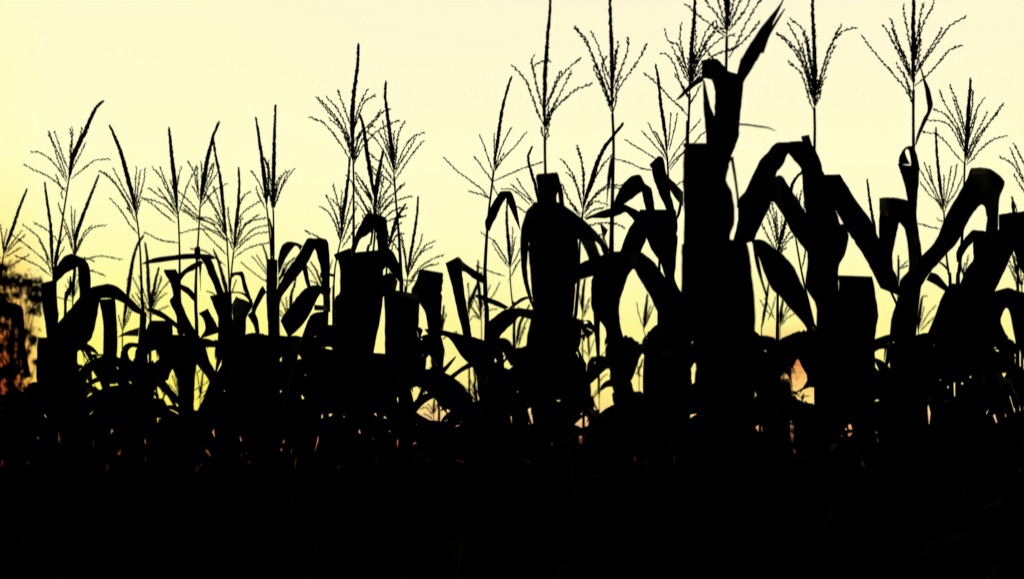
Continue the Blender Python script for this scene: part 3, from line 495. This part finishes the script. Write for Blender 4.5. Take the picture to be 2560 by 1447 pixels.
for lab, s, T, st, op_ in (
 ('distant maize plant with a curved dark spike at left, rising beside the bridge-like leaf', 520, '10;360,593 347,612 336,643 328,684 322,726 311,795;312,760 311,790 309,815;330,770 322,795 310,820;296,790 302,810 307,825;327,750 320,785 310,815;318,700 320,730 316,770', '308,825 306,880', .4),
 ('distant maize plant with a pencil-thin spike left of the flag-shaped leaf', 500, '9;364,610 368,643 370,684 372,726 374,755;333,695 345,720 358,750 372,780;402,693 395,720 378,765;415,734 395,750 376,785;341,735 355,755 373,785;425,700 400,730 377,775;420,765 398,775 376,790;330,738 350,765 373,795;348,690 358,725 372,765', '375,785 374,850', .4),
 ('distant maize plant with a short spike leaning right beside the pencil-thin one', 500, '9;397,673 390,700 385,725 379,750;404,695 393,725 380,770', '377,780 377,850', .4),
 ('distant maize plant with a slim spike slanting left under the small arching tassel', 520, '9;538,629 549,657 558,690 566,720 568,735;478,622 510,627 545,650 565,665;555,700 562,725 568,745;590,700 580,730 571,750;519,728 535,735 550,745', '570,755 571,800', .3),
 ('distant maize plant with thin straight stems left of the twin spikes', 520, '6;659,617 667,640 672,670;632,643 648,662 670,690;643,640 662,670 674,690;604,657 632,680 668,706;665,700 672,715 676,725', '678,730 679,780', .2),
 ('distant maize plant with a sparse brown tassel right of the twin spikes', 480, '7;739,695 735,715 728,737 726,776 722,790;703,751 712,770 720,800;715,745 718,770 721,800;755,730 740,770 724,800;692,780 705,790 720,808;735,755 730,780 723,802;690,768 706,782 720,804', '721,800 720,850', .4),
 ('distant maize plant with fine brown branches in the loop of the strap leaf', 500, '5;734,648 718,662 705,690;733,655 715,680 700,700;712,660 706,675 698,700', '697,705 697,760', .3),
 ('distant maize plant with three fine brown branches under the square bend of the strap leaf', 480, '5;778,657 790,675 797,693 808,720;770,668 785,690 798,715 808,730;776,702 790,708 805,728;830,655 820,685 810,720', '810,735 810,790', .3),
 ('distant maize plant with a crossed pair of small spikes right of the angular folded leaf', 430, '8;1203,682 1196,705 1185,730 1173,758 1172,775;1170,708 1172,735 1172,765;1190,720 1185,745 1174,775;1160,760 1165,780 1171,795', '1172,790 1172,850', .4),
 ('distant maize plant with a small orange-brown tassel right of the angular folded leaf', 430, '8;1195,655 1194,690 1197,715 1199,735;1249,708 1235,735 1220,755 1204,785;1226,712 1215,740 1203,775;1173,758 1185,775 1202,795;1240,773 1225,775 1208,792;1183,740 1192,760 1201,785;1175,800 1185,790 1202,800;1215,720 1208,745 1202,775;1180,770 1190,785 1202,800', '1203,801 1204,860', .35),
 ('distant maize plant with a tiny brown tassel right of the tilted rectangular leaf', 430, '7;1110,768 1108,785 1105,805 1103,830;1116,785 1110,805 1104,832;1140,830 1120,838 1104,850', '1102,845 1100,900', .45),
 ('distant maize plant with a short tassel inside the diamond gap at centre right', 430, '8;1619,738 1616,765 1612,798 1611,810;1592,758 1597,785 1607,815;1634,765 1622,790 1611,818;1630,775 1620,800 1610,822;1626,765 1618,790 1610,815', '1609,825 1622,870 1632,950', .2),
 ('distant maize plant with brown branches at the foot of the diagonal strap leaf', 430, '9;2304,745 2300,770 2296,800;2316,740 2306,743 2304,765 2298,800;2338,765 2320,785 2300,820;2338,791 2322,805 2300,828;2285,780 2290,800 2295,822;2288,755 2290,785 2295,812;2310,770 2304,795 2297,820', '2296,828 2296,880', .35),
 ('distant maize plant with a feathery tassel in the notch at the right edge', 560, '7;2534,632 2540,660 2545,685;2525,655 2538,680 2552,700;2560,690 2556,705 2553,720;2536,640 2550,670 2554,700;2530,680 2540,695 2552,712;2523,665 2535,690 2545,725', '2554,715 2555,770', .4),
 ('distant maize plant with a few drooping hairs left of the squared leaf at the right', 540, '5;2401,649 2405,665 2411,685;2412,660 2410,675 2411,690;2420,640 2416,665 2412,690;2403,665 2407,685 2411,700', '2411,705 2412,780', .4),
 ('distant maize plant with a needle-thin spike in the gap below the looped leaf', 560, '6;2244,645 2245,670 2245,695 2245,710;2270,652 2258,662 2248,672;2268,665 2258,668 2246,675', '2245,705 2245,760', .3),
 ('distant maize plant with a small spike low right of the giant squared slab', 430, '8;1955,752 1953,770 1951,791 1950,805;1978,765 1965,785 1951,812;1902,752 1915,775 1930,790;1985,785 1968,795 1952,815;1970,760 1960,785 1951,808', '1950,812 1950,880', .35),
 ('distant maize plant with two bare stems low right of the giant squared slab', 500, '7;1922,712 1918,745 1910,790 1906,815;1938,745 1930,775 1920,800;1912,745 1925,770 1937,800', '1905,815 1903,870', .2),
 ('distant maize plant with a short brown tassel seen between stems at centre right', 430, '8;1462,700 1458,725 1456,750 1457,765;1448,740 1452,760 1456,780;1475,745 1466,765 1458,785;1450,700 1446,725 1450,750;1472,765 1464,780 1458,795', '1457,780 1456,850', .5),
 ('distant maize plant with brown branches in the gap under the hooded leaves', 430, '7;1322,765 1312,785 1300,810;1320,795 1305,825 1296,860;1296,768 1290,790 1288,820;1300,810 1295,830 1290,850;1312,820 1304,840 1295,868;1285,815 1283,835 1285,860', '1290,865 1288,920', .5),
 ('distant maize plant with a crooked brown tassel in the lowest yellow gap at left', 360, '6;446,930 447,950 449,970 450,985;431,940 438,960 448,990;424,962 436,975 448,995;460,950 456,970 450,990;436,925 442,955 449,990;465,975 458,985 450,998', '450,1000 450,1050', .5),
 ('distant maize plant with stiff crossing twigs in the wide yellow gap at left', 360, '5;506,930 503,960 500,990;521,953 508,962 490,972 478,980;520,975 505,982 490,1000;490,925 496,950 499,985;512,915 500,925 490,935', '500,1000 499,1050', .3),
 ('distant maize plant with a drooping brown tassel in the gap under the sparse tassel', 360, '7;1184,925 1188,945 1186,965 1190,985 1192,1000;1172,968 1180,975 1190,1005;1168,972 1180,990 1190,1010;1196,945 1194,970 1192,1000;1176,950 1183,972 1190,1002', '1192,1015 1193,1060', .5),
 ('distant maize plant with thin stems in the low orange gap left of the middle', 360, '5;1085,990 1085,1005 1084,1020;1071,1010 1078,1020 1084,1035;1050,1022 1066,1018 1084,1040;1095,1005 1090,1020 1085,1035;1062,1035 1072,1040 1083,1048', '1084,1035 1084,1070', .4),
 ('distant maize plant with an upright stem in the barred gap below the hood', 360, '5;1470,825 1471,850 1472,880;1452,872 1462,878 1472,890;1486,850 1478,870 1473,890', '1473,890 1475,1000 1476,1060', .2),
 ('distant maize plant with two straight stems in the tall gap beside the hooded plant', 360, '5;1497,930 1497,960 1498,990;1512,880 1506,885 1498,895;1518,935 1508,942 1498,955', '1498,985 1499,1060', .2),
 ('distant maize plant with a bent brown twig in the narrow gap left of the slab', 360, '5;1607,900 1602,915 1597,925;1590,932 1598,936 1606,940;1592,915 1600,918 1607,914', '1598,945 1598,1000', .4),
 ('distant maize plant with a forked twig in the orange gap right of the slab', 360, '5;2010,985 2008,992 2006,1000;2022,990 2012,990 2006,1002;2000,990 2004,996 2006,1003', '2006,1003 2006,1050', .3),
 ('distant maize plant showing a blunt spike tip above the slab leaf near the right edge', 640, '9;2525,500 2528,515 2533,535 2537,560;2535,505 2540,520 2544,535', '2540,570 2545,640', .3)):
    plant(lab, s, T, st, [], 'distant maize plants glimpsed behind the front rows', op=op_, fl=.010)

# ------------------------------------------------------------------ the lower leaves of every plant: (plant, shape seed, length factor, height on the stalk)
def grown_path(seed, size, x, Y, z):
    rng = random.Random(seed)
    phi = rng.uniform(0, 2*math.pi); L_ = rng.uniform(.35, .85)*size; n = 16; ds = L_/n
    th = rng.uniform(.7, 1.45); kink = rng.random() < .45; kt = rng.uniform(.25, .6)
    end = rng.uniform(-1.5, -.7)
    P = [np.array((x, Y, z))]; dirs = []
    for i in range(n):
        t = i/n
        if kink: a = th-(th*.35)*t/kt if t < kt else end
        else: a = th+(end-th)*(t**1.3)
        ph = phi+.3*t
        d = np.array((math.cos(a)*math.cos(ph), math.cos(a)*math.sin(ph), math.sin(a))); dirs.append(d)
        P.append(P[-1]+d*ds)
    dirs.append(dirs[-1]); P = np.array(P)
    tw0 = rng.uniform(-.5, .5); tw = rng.uniform(-1.3, 1.3); wmax = rng.uniform(.055, .10)*(.4+.6*size)
    A = []; B = []; C = []
    for i in range(n+1):
        t = i/n; d = dirs[i]; s_ = np.array((-math.sin(phi), math.cos(phi), 0)); nrm = np.cross(s_, d)
        a = tw0+tw*t; u = math.cos(a)*s_+math.sin(a)*nrm
        wd = wmax*min(1, .35+t*4)*max(.02, 1-t**2.6)**.9*.5
        nn = np.cross(u, d)
        A.append(P[i]-u*wd); B.append(P[i]+u*wd); C.append(P[i]+nn*wd*.28)
    return np.array(A), np.array(B), np.array(C)

def grown_leaf(root, Y, seed, size, z):
    A, B, C = grown_path(seed, size, root.location.x, Y, z)
    V = []; F = []; n = len(A); loc = np.array(root.location)
    for i in range(n):
        for p in (A[i], A[i]*.5+C[i]*.5, C[i], C[i]*.5+B[i]*.5, B[i]): V.append(tuple(p-loc))
    for i in range(n-1):
        for k in range(4): F.append((i*5+k, i*5+k+1, i*5+k+6, i*5+k+5))
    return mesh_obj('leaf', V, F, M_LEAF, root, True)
GROWN = [(23,32528,91,96), (21,989,97,102), (32,60328,96,89), (24,87592,94,97), (30,9419,93,102), (29,75633,98,103), (15,7732,94,104), (26,84076,100,108),
(17,83348,93,80), (26,98726,98,91), (34,11858,85,95), (6,78000,87,115), (38,92593,90,126), (34,27694,85,90), (13,20839,99,87), (31,49383,91,97),
(34,34167,90,80), (33,99913,92,116), (31,15628,88,125), (34,97071,90,141), (14,85537,93,119), (32,19602,95,94), (7,52875,97,116), (26,98920,90,107),
(16,15553,99,103), (6,1947,100,99), (33,60997,95,120), (2,40142,91,97), (30,29760,86,94), (30,63802,85,116), (33,53840,88,116), (9,47975,96,145),
(0,6581,88,112), (30,68934,94,116), (13,67179,89,95), (32,56270,90,104), (30,15561,98,111), (10,36292,85,93), (24,6506,86,121), (13,5568,90,77),
(7,49699,99,125), (2,53702,93,81), (10,62716,95,80), (13,99549,88,130), (33,52356,99,89), (5,54674,98,76), (10,5319,89,128), (3,53894,97,118),
(15,85610,97,93), (34,67303,95,135), (5,57587,85,97), (2,80968,99,83), (30,70773,85,96), (7,9373,82,104), (24,81736,88,93), (6,73958,100,92),
(31,69684,97,100), (27,21055,87,135), (33,74773,90,120), (0,38356,91,78), (2,95694,89,122), (21,29081,87,117), (6,14398,83,136), (12,82048,96,117),
(17,72939,87,125), (34,21350,82,124), (26,15207,100,121), (17,92082,89,118), (26,68848,79,118), (18,78053,99,77), (30,92427,72,126), (6,19812,95,107),
(33,27045,96,115), (20,85792,94,137), (8,14143,96,87), (21,79183,72,96), (26,98735,71,79), (21,21863,97,90), (20,74481,82,131), (3,8576,89,82),
(9,17816,81,135), (16,97855,91,116), (16,34525,86,94), (38,61474,95,103), (30,16756,89,110), (34,70471,100,135), (0,69602,94,130), (38,36536,83,90),
(30,29009,96,100), (8,71863,96,78), (0,56959,93,133), (5,1669,87,77), (5,43500,73,76), (11,82151,76,98), (9,34104,93,143), (38,28045,79,130),
(25,95768,77,99), (18,62297,87,102), (3,69642,76,143), (7,3512,78,128), (1,20,89,99), (22,87463,75,150), (30,93182,91,111), (25,21295,83,109),
(38,79536,99,125), (38,22295,90,125), (31,55682,76,124), (21,84299,98,90), (21,75119,59,138), (5,8472,84,69), (22,12688,61,148), (5,18611,82,130),
(25,74140,68,114), (6,13780,96,94), (21,46850,66,130), (21,44431,84,107), (16,89327,64,140), (35,58947,85,148), (10,43493,96,125), (4,44241,95,87),
(1,58979,93,147), (27,5811,72,112), (13,19024,94,79), (2,34375,81,110), (3,98329,84,118), (45,2134,75,107), (2,82003,85,114), (32,72924,66,118),
(0,989,94,125), (23,37061,69,126), (28,74474,78,129), (41,25156,58,132), (31,29927,84,87), (2,16888,93,78), (17,68995,92,82), (26,70090,65,138),
(7,73337,98,132), (24,96570,73,84), (27,7406,95,122), (34,53548,94,114), (26,11050,62,143), (16,9263,98,95), (5,87208,98,65), (13,31950,79,135),
(3,26682,94,131), (14,56967,94,133), (34,36936,97,86), (33,10279,100,111), (11,54765,91,70), (15,66310,96,131), (0,80776,65,130), (31,34254,94,121),
(5,67883,91,128), (12,6950,82,105), (30,86606,77,94), (30,66587,93,131), (45,19972,70,153), (38,44441,68,125), (29,54798,51,129), (26,74457,50,133),
(0,6095,67,100), (11,95322,79,128), (6,75112,67,131), (22,11037,80,133), (15,84971,76,130), (38,24882,76,114), (63,62623,75,145), (26,32164,68,135),
(27,47840,80,139), (2,40751,78,139), (24,82081,78,107), (43,70497,73,154), (23,80423,71,120), (17,93659,80,118), (25,61426,63,133), (39,17491,78,140),
(47,85453,76,174), (23,59001,53,146), (19,86596,68,140), (7,34787,48,142), (26,20817,61,138), (40,29774,58,141), (53,45523,80,179), (30,60094,65,133),
(34,64695,49,134), (26,32643,67,113), (26,96562,42,152), (15,94853,72,144), (22,13416,70,116), (25,70317,46,142), (9,15457,42,149), (19,32384,65,141),
(21,77034,41,150), (6,65421,59,150), (21,94020,75,120), (37,109,74,134), (23,99296,55,144), (24,5158,44,133), (19,55511,63,152), (3,379,77,130),
(2,83799,75,116), (5,81827,78,105), (31,32629,57,132), (2,94432,41,157), (29,89036,58,146), (20,40579,69,136), (42,58225,71,157), (41,87901,74,148),
(33,14795,54,128), (31,61644,51,129), (21,69224,51,139), (68,92037,57,166), (27,78685,41,149), (17,46851,40,136), (40,63115,51,126), (2,9285,41,118),
(16,75427,38,156), (42,3470,53,171), (44,77966,51,147), (25,533,52,125), (5,26193,48,150), (10,88838,45,115), (7,18685,30,140), (9,53389,50,140),
(19,31022,46,159), (60,10106,26,180), (45,16076,53,149), (32,41639,31,118), (16,32477,46,117), (43,62163,53,145), (30,19787,40,139), (6,29572,58,118),
(29,12216,58,136), (58,6751,53,158), (45,66258,45,175), (70,17694,49,145), (60,24327,35,198), (23,98312,50,131), (3,34617,42,165), (31,21231,35,140),
(60,71766,40,198), (8,92232,50,158), (26,48150,49,137), (25,93077,42,130), (5,10986,35,154), (24,75242,55,130), (19,66506,51,129), (14,32343,57,142),
(66,70687,49,163), (4,4725,42,155), (24,22537,56,119), (6,23019,27,161), (7,1958,42,152), (21,8623,59,135), (19,51566,37,157), (33,90553,56,121),
(2,42820,47,146), (14,8495,26,153), (19,44209,38,138), (30,75714,48,140), (45,94266,42,168), (29,61757,47,121), (6,13898,39,160), (41,58471,32,152),
(22,23915,23,163), (25,49891,42,124), (49,6022,30,121), (39,20988,38,155), (15,6904,49,143), (21,68784,42,139), (13,84675,42,152), (1,37474,30,145),
(60,93434,36,181), (26,96322,25,151), (32,95998,37,127), (66,86219,46,164), (40,59918,28,125), (41,2361,34,139), (0,83631,31,121), (52,31659,39,142),
(25,12416,24,134), (34,17258,35,132), (25,89250,26,145), (57,6014,44,167), (6,62967,23,144), (25,51238,42,141), (4,55950,33,155), (10,87325,49,151),
(20,86945,25,139), (30,1732,48,139), (30,65593,33,136), (5,69449,44,119), (10,18037,48,156), (26,93202,22,157), (2,646,49,138), (43,67725,27,159),
(26,50410,22,158), (25,54232,41,131), (14,72077,36,145), (29,4653,37,139), (31,88907,33,126), (30,64373,33,139), (8,84673,48,160), (14,61853,48,153),
(41,88378,24,141), (40,27802,35,137), (58,98908,44,180), (70,86449,28,166), (40,53269,40,152), (34,80887,35,131), (1,74387,40,146), (25,52145,29,140),
(41,90191,38,152), (32,2317,41,136), (7,44781,27,163), (70,52541,34,167), (45,37525,24,180), (25,8225,22,137), (5,5519,92,80), (17,4074,71,86),
(1,43275,62,94), (3,81231,55,71), (2,96064,55,95), (9,52493,83,69), (21,89994,82,74), (19,27108,74,77), (70,53968,54,77), (19,89299,82,70),
(3,83556,83,104), (7,10224,95,79), (30,76547,66,93), (1,32187,90,72), (15,15532,77,88), (23,72695,64,80), (11,69373,89,68), (9,45348,93,66),
(5,50748,91,81), (33,76258,75,81), (13,2388,71,86), (9,65613,82,90), (13,38593,87,82), (3,42378,98,72), (0,2314,85,91), (21,26344,99,76),
(25,50831,78,93), (15,9205,55,115), (37,80151,53,103), (40,16756,40,108), (6,61951,73,120), (2,9294,66,120), (5,64054,75,110), (17,33104,26,119),
(66,1425,45,158), (13,83238,50,120), (47,27486,55,128), (35,99327,39,138), (70,56219,57,121), (19,12228,62,139), (41,66335,43,129), (32,55615,48,121),
(7,14016,62,141), (24,83486,64,121), (14,16597,59,130), (61,36277,65,155), (59,59621,44,150), (60,66506,57,157), (25,26597,28,142), (30,66429,69,124),
(26,72047,33,133), (60,60261,51,154), (30,83546,57,123), (40,42585,34,144), (14,93367,67,111), (21,24020,41,123), (57,87874,58,127), (60,77832,41,149),
(16,79185,63,152), (1,24671,58,135), (18,89876,60,151), (16,55273,56,146), (50,6050,54,164), (38,23327,41,134), (5,50798,53,127), (8,15933,55,148),
(34,77704,61,133), (3,43983,68,133), (14,4498,38,125), (42,43809,57,165), (21,83067,34,139), (27,1878,62,145), (38,99830,54,142), (27,71795,76,89),
(6,57565,84,83), (38,41545,81,89), (3,39017,78,76), (3,97210,92,74), (33,24384,88,90), (6,40241,54,81), (18,93774,73,101), (39,48837,88,98),
(7,89342,79,80), (6,91559,78,93), (70,81817,67,65), (31,26321,72,104), (32,17928,70,88), (13,20605,89,99), (66,43775,34,185), (51,37841,36,188),
(25,54847,21,148), (30,93059,31,141), (25,79333,27,134), (2,98889,44,154), (7,96015,40,151), (52,2157,45,178), (4,33752,38,178), (41,47455,47,150),
(4,28525,46,157), (27,3919,32,147), (40,33079,32,154), (26,12826,22,153), (44,81462,44,177), (66,91931,55,161), (35,91689,51,157), (29,41546,33,150),
(5,24008,22,160), (5,67478,29,147), (52,75077,25,172), (14,86384,38,156), (40,96655,36,155), (27,39344,29,146), (5,92670,41,154), (25,80377,21,138),
(29,12039,39,139), (20,91879,26,146), (32,39839,23,134), (32,75153,28,143), (32,66710,20,127), (5,97863,41,151), (58,92480,38,186), (45,32128,43,173),
(52,91265,45,169), (32,64598,43,141), (25,41660,24,135), (14,25231,35,153), (4,23304,43,163), (7,78578,22,157), (24,35654,25,135), (58,43072,36,135),
(7,58497,41,157), (60,10813,34,171), (24,15370,35,136), (14,92378,35,145), (25,50966,27,144), (5,23840,24,161), (34,33516,39,136), (19,4683,33,138),
(26,24430,44,141), (26,45540,32,133), (3,97463,45,163), (32,5381,37,137), (41,79544,36,152), (11,26972,39,158), (20,48430,34,133), (27,63802,40,132),
(58,29785,36,171), (7,93501,41,158), (2,81017,34,144), (17,16875,27,146), (10,38605,39,162), (66,81367,40,185), (9,76848,38,143), (41,87929,17,154)]

for i_, seed_, size_, z_ in GROWN: grown_leaf(PLANTS[i_][0], PLANTS[i_][1], seed_, size_/100, z_/100)

# ------------------------------------------------------------------ ground
V = []; F = []; nx, ny = 60, 60
xs = np.sinh(np.linspace(-5.2, 5.2, nx))*12; ys = np.concatenate(([-400, -100, -30], np.geomspace(1, 1500, ny-4)-4, [1800]))
ys = np.sort(ys); rg_ = random.Random(3)
for y in ys:
    for x in xs: V.append((x, y, (.03*math.sin(y*8.4)+rg_.uniform(-.02, .02)) - .02 if 0 < y < 16 else rg_.uniform(-.05, 0)))
nx = len(xs)
for j in range(len(ys)-1):
    for i in range(nx-1): q = j*nx+i; F.append((q, q+1, q+nx+1, q+nx))
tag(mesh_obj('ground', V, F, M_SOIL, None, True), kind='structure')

# ------------------------------------------------------------------ trees beyond the field
def tree(label, px, Y, lumps, seed, leaf=.15, dens=2200):
    """lumps: (photo x, photo y, radius px) of the leafy masses of the crown at distance Y"""
    r_ = random.Random(seed); x = (px-CX)/FPX*Y
    root = bpy.data.objects.new('tree', None); col.objects.link(root); root.location = (x, Y, 0)
    tag(root, label, 'tree', 'trees beyond the field')
    V = []; F = []; loc = np.array((x, Y, 0.))
    L3 = [(np.array(W(a, b, Y+r_.uniform(-.8, .8)))-loc, r/FPX*Y) for a, b, r in lumps]
    top = max(p[2] for p, _ in L3)
    T = [np.array((0, 0, 0.)), np.array((.08, .05, top*.25)), np.array((-.05, .1, top*.5)), np.array((.05, 0, top*.8))]
    T = cr_interp(T, 5); tube(V, F, T, [.22*(1-.8*i/len(T)) for i in range(len(T))], 8)
    for p, r in L3:
        s0 = T[min(len(T)-1, int(len(T)*min(.9, max(.3, p[2]/top*.75))))]
        mid = (s0+p)/2+np.array((r_.uniform(-.1, .1), r_.uniform(-.1, .1), -.15))
        tube(V, F, cr_interp([s0, mid, p], 4), np.linspace(.035, .01, 9), 5)
    mesh_obj('trunk', V, F, M_BARK, root, True)
    V = []; F = []
    for p, r in L3:
        sq = np.array((r_.uniform(.9, 1.6), 1, r_.uniform(.6, 1.0)))
        for k in range(int(dens*max(.3, r)**2)):
            u = np.array([r_.gauss(0, 1) for _ in range(3)]); u /= np.linalg.norm(u)
            q = p+u*r*abs(r_.gauss(0, .72))*sq+np.array((0, 0, .12*r*math.sin(9*u[0]+7*u[1])))
            a = np.array([r_.gauss(0, 1) for _ in range(3)]); a /= np.linalg.norm(a); _, e, f = frame(a)
            l = leaf*r_.uniform(.6, 1.3); b = len(V)
            V += [tuple(q-e*l*.5), tuple(q+f*l*.22), tuple(q+e*l*.5), tuple(q-f*l*.22)]; F.append((b, b+1, b+2, b+3))
    mesh_obj('crown', V, F, M_CROWN, root)
tree('round-crowned leafy tree at the left edge with the orange sunset glowing through it', 30, 55,
  [(4,700,26),(30,700,24),(52,712,20),(74,704,22),(92,722,22),(96,750,16),(8,740,16),(78,742,14),(40,738,8),(-20,700,60),(-30,780,50),(84,776,14),(20,775,14),(6,812,16),(34,806,12),(64,830,14),(84,850,12),(28,850,18),
   (2,868,18),(56,880,18),(-20,930,46),(14,930,22),(44,930,20),(92,905,8),(30,970,24),(72,975,16),(0,1000,34),(50,1020,34),(90,1040,24),(-30,860,46),(2,668,16),(100,1000,12)], 11)
tree('smaller blurred tree behind the field right of the giant squared slab', 1955, 60,
  [(1962,915,26),(1940,930,24),(1985,890,14),(1950,955,20),(1925,960,30),(1960,990,24),(1975,1040,26),(1935,1030,30),(1990,1080,28),(1950,1090,32)], 12)
tree('low bushy tree on the horizon seen through the leaves right of centre', 1455, 70,
  [(1455,1110,20),(1440,1130,26),(1480,1125,26),(1410,1140,24),(1500,1150,24)], 13)
tree('low tree on the horizon behind the field at left of centre', 200, 62,
  [(200,1080,30),(160,1060,30),(240,1090,28),(280,1120,28),(130,1100,30),(200,1130,30)], 14)
tree('low tree on the horizon behind the field toward the right', 2130, 66,
  [(2120,1110,24),(2150,1100,26),(2180,1120,26),(2080,1130,26),(2140,1140,26)], 15)
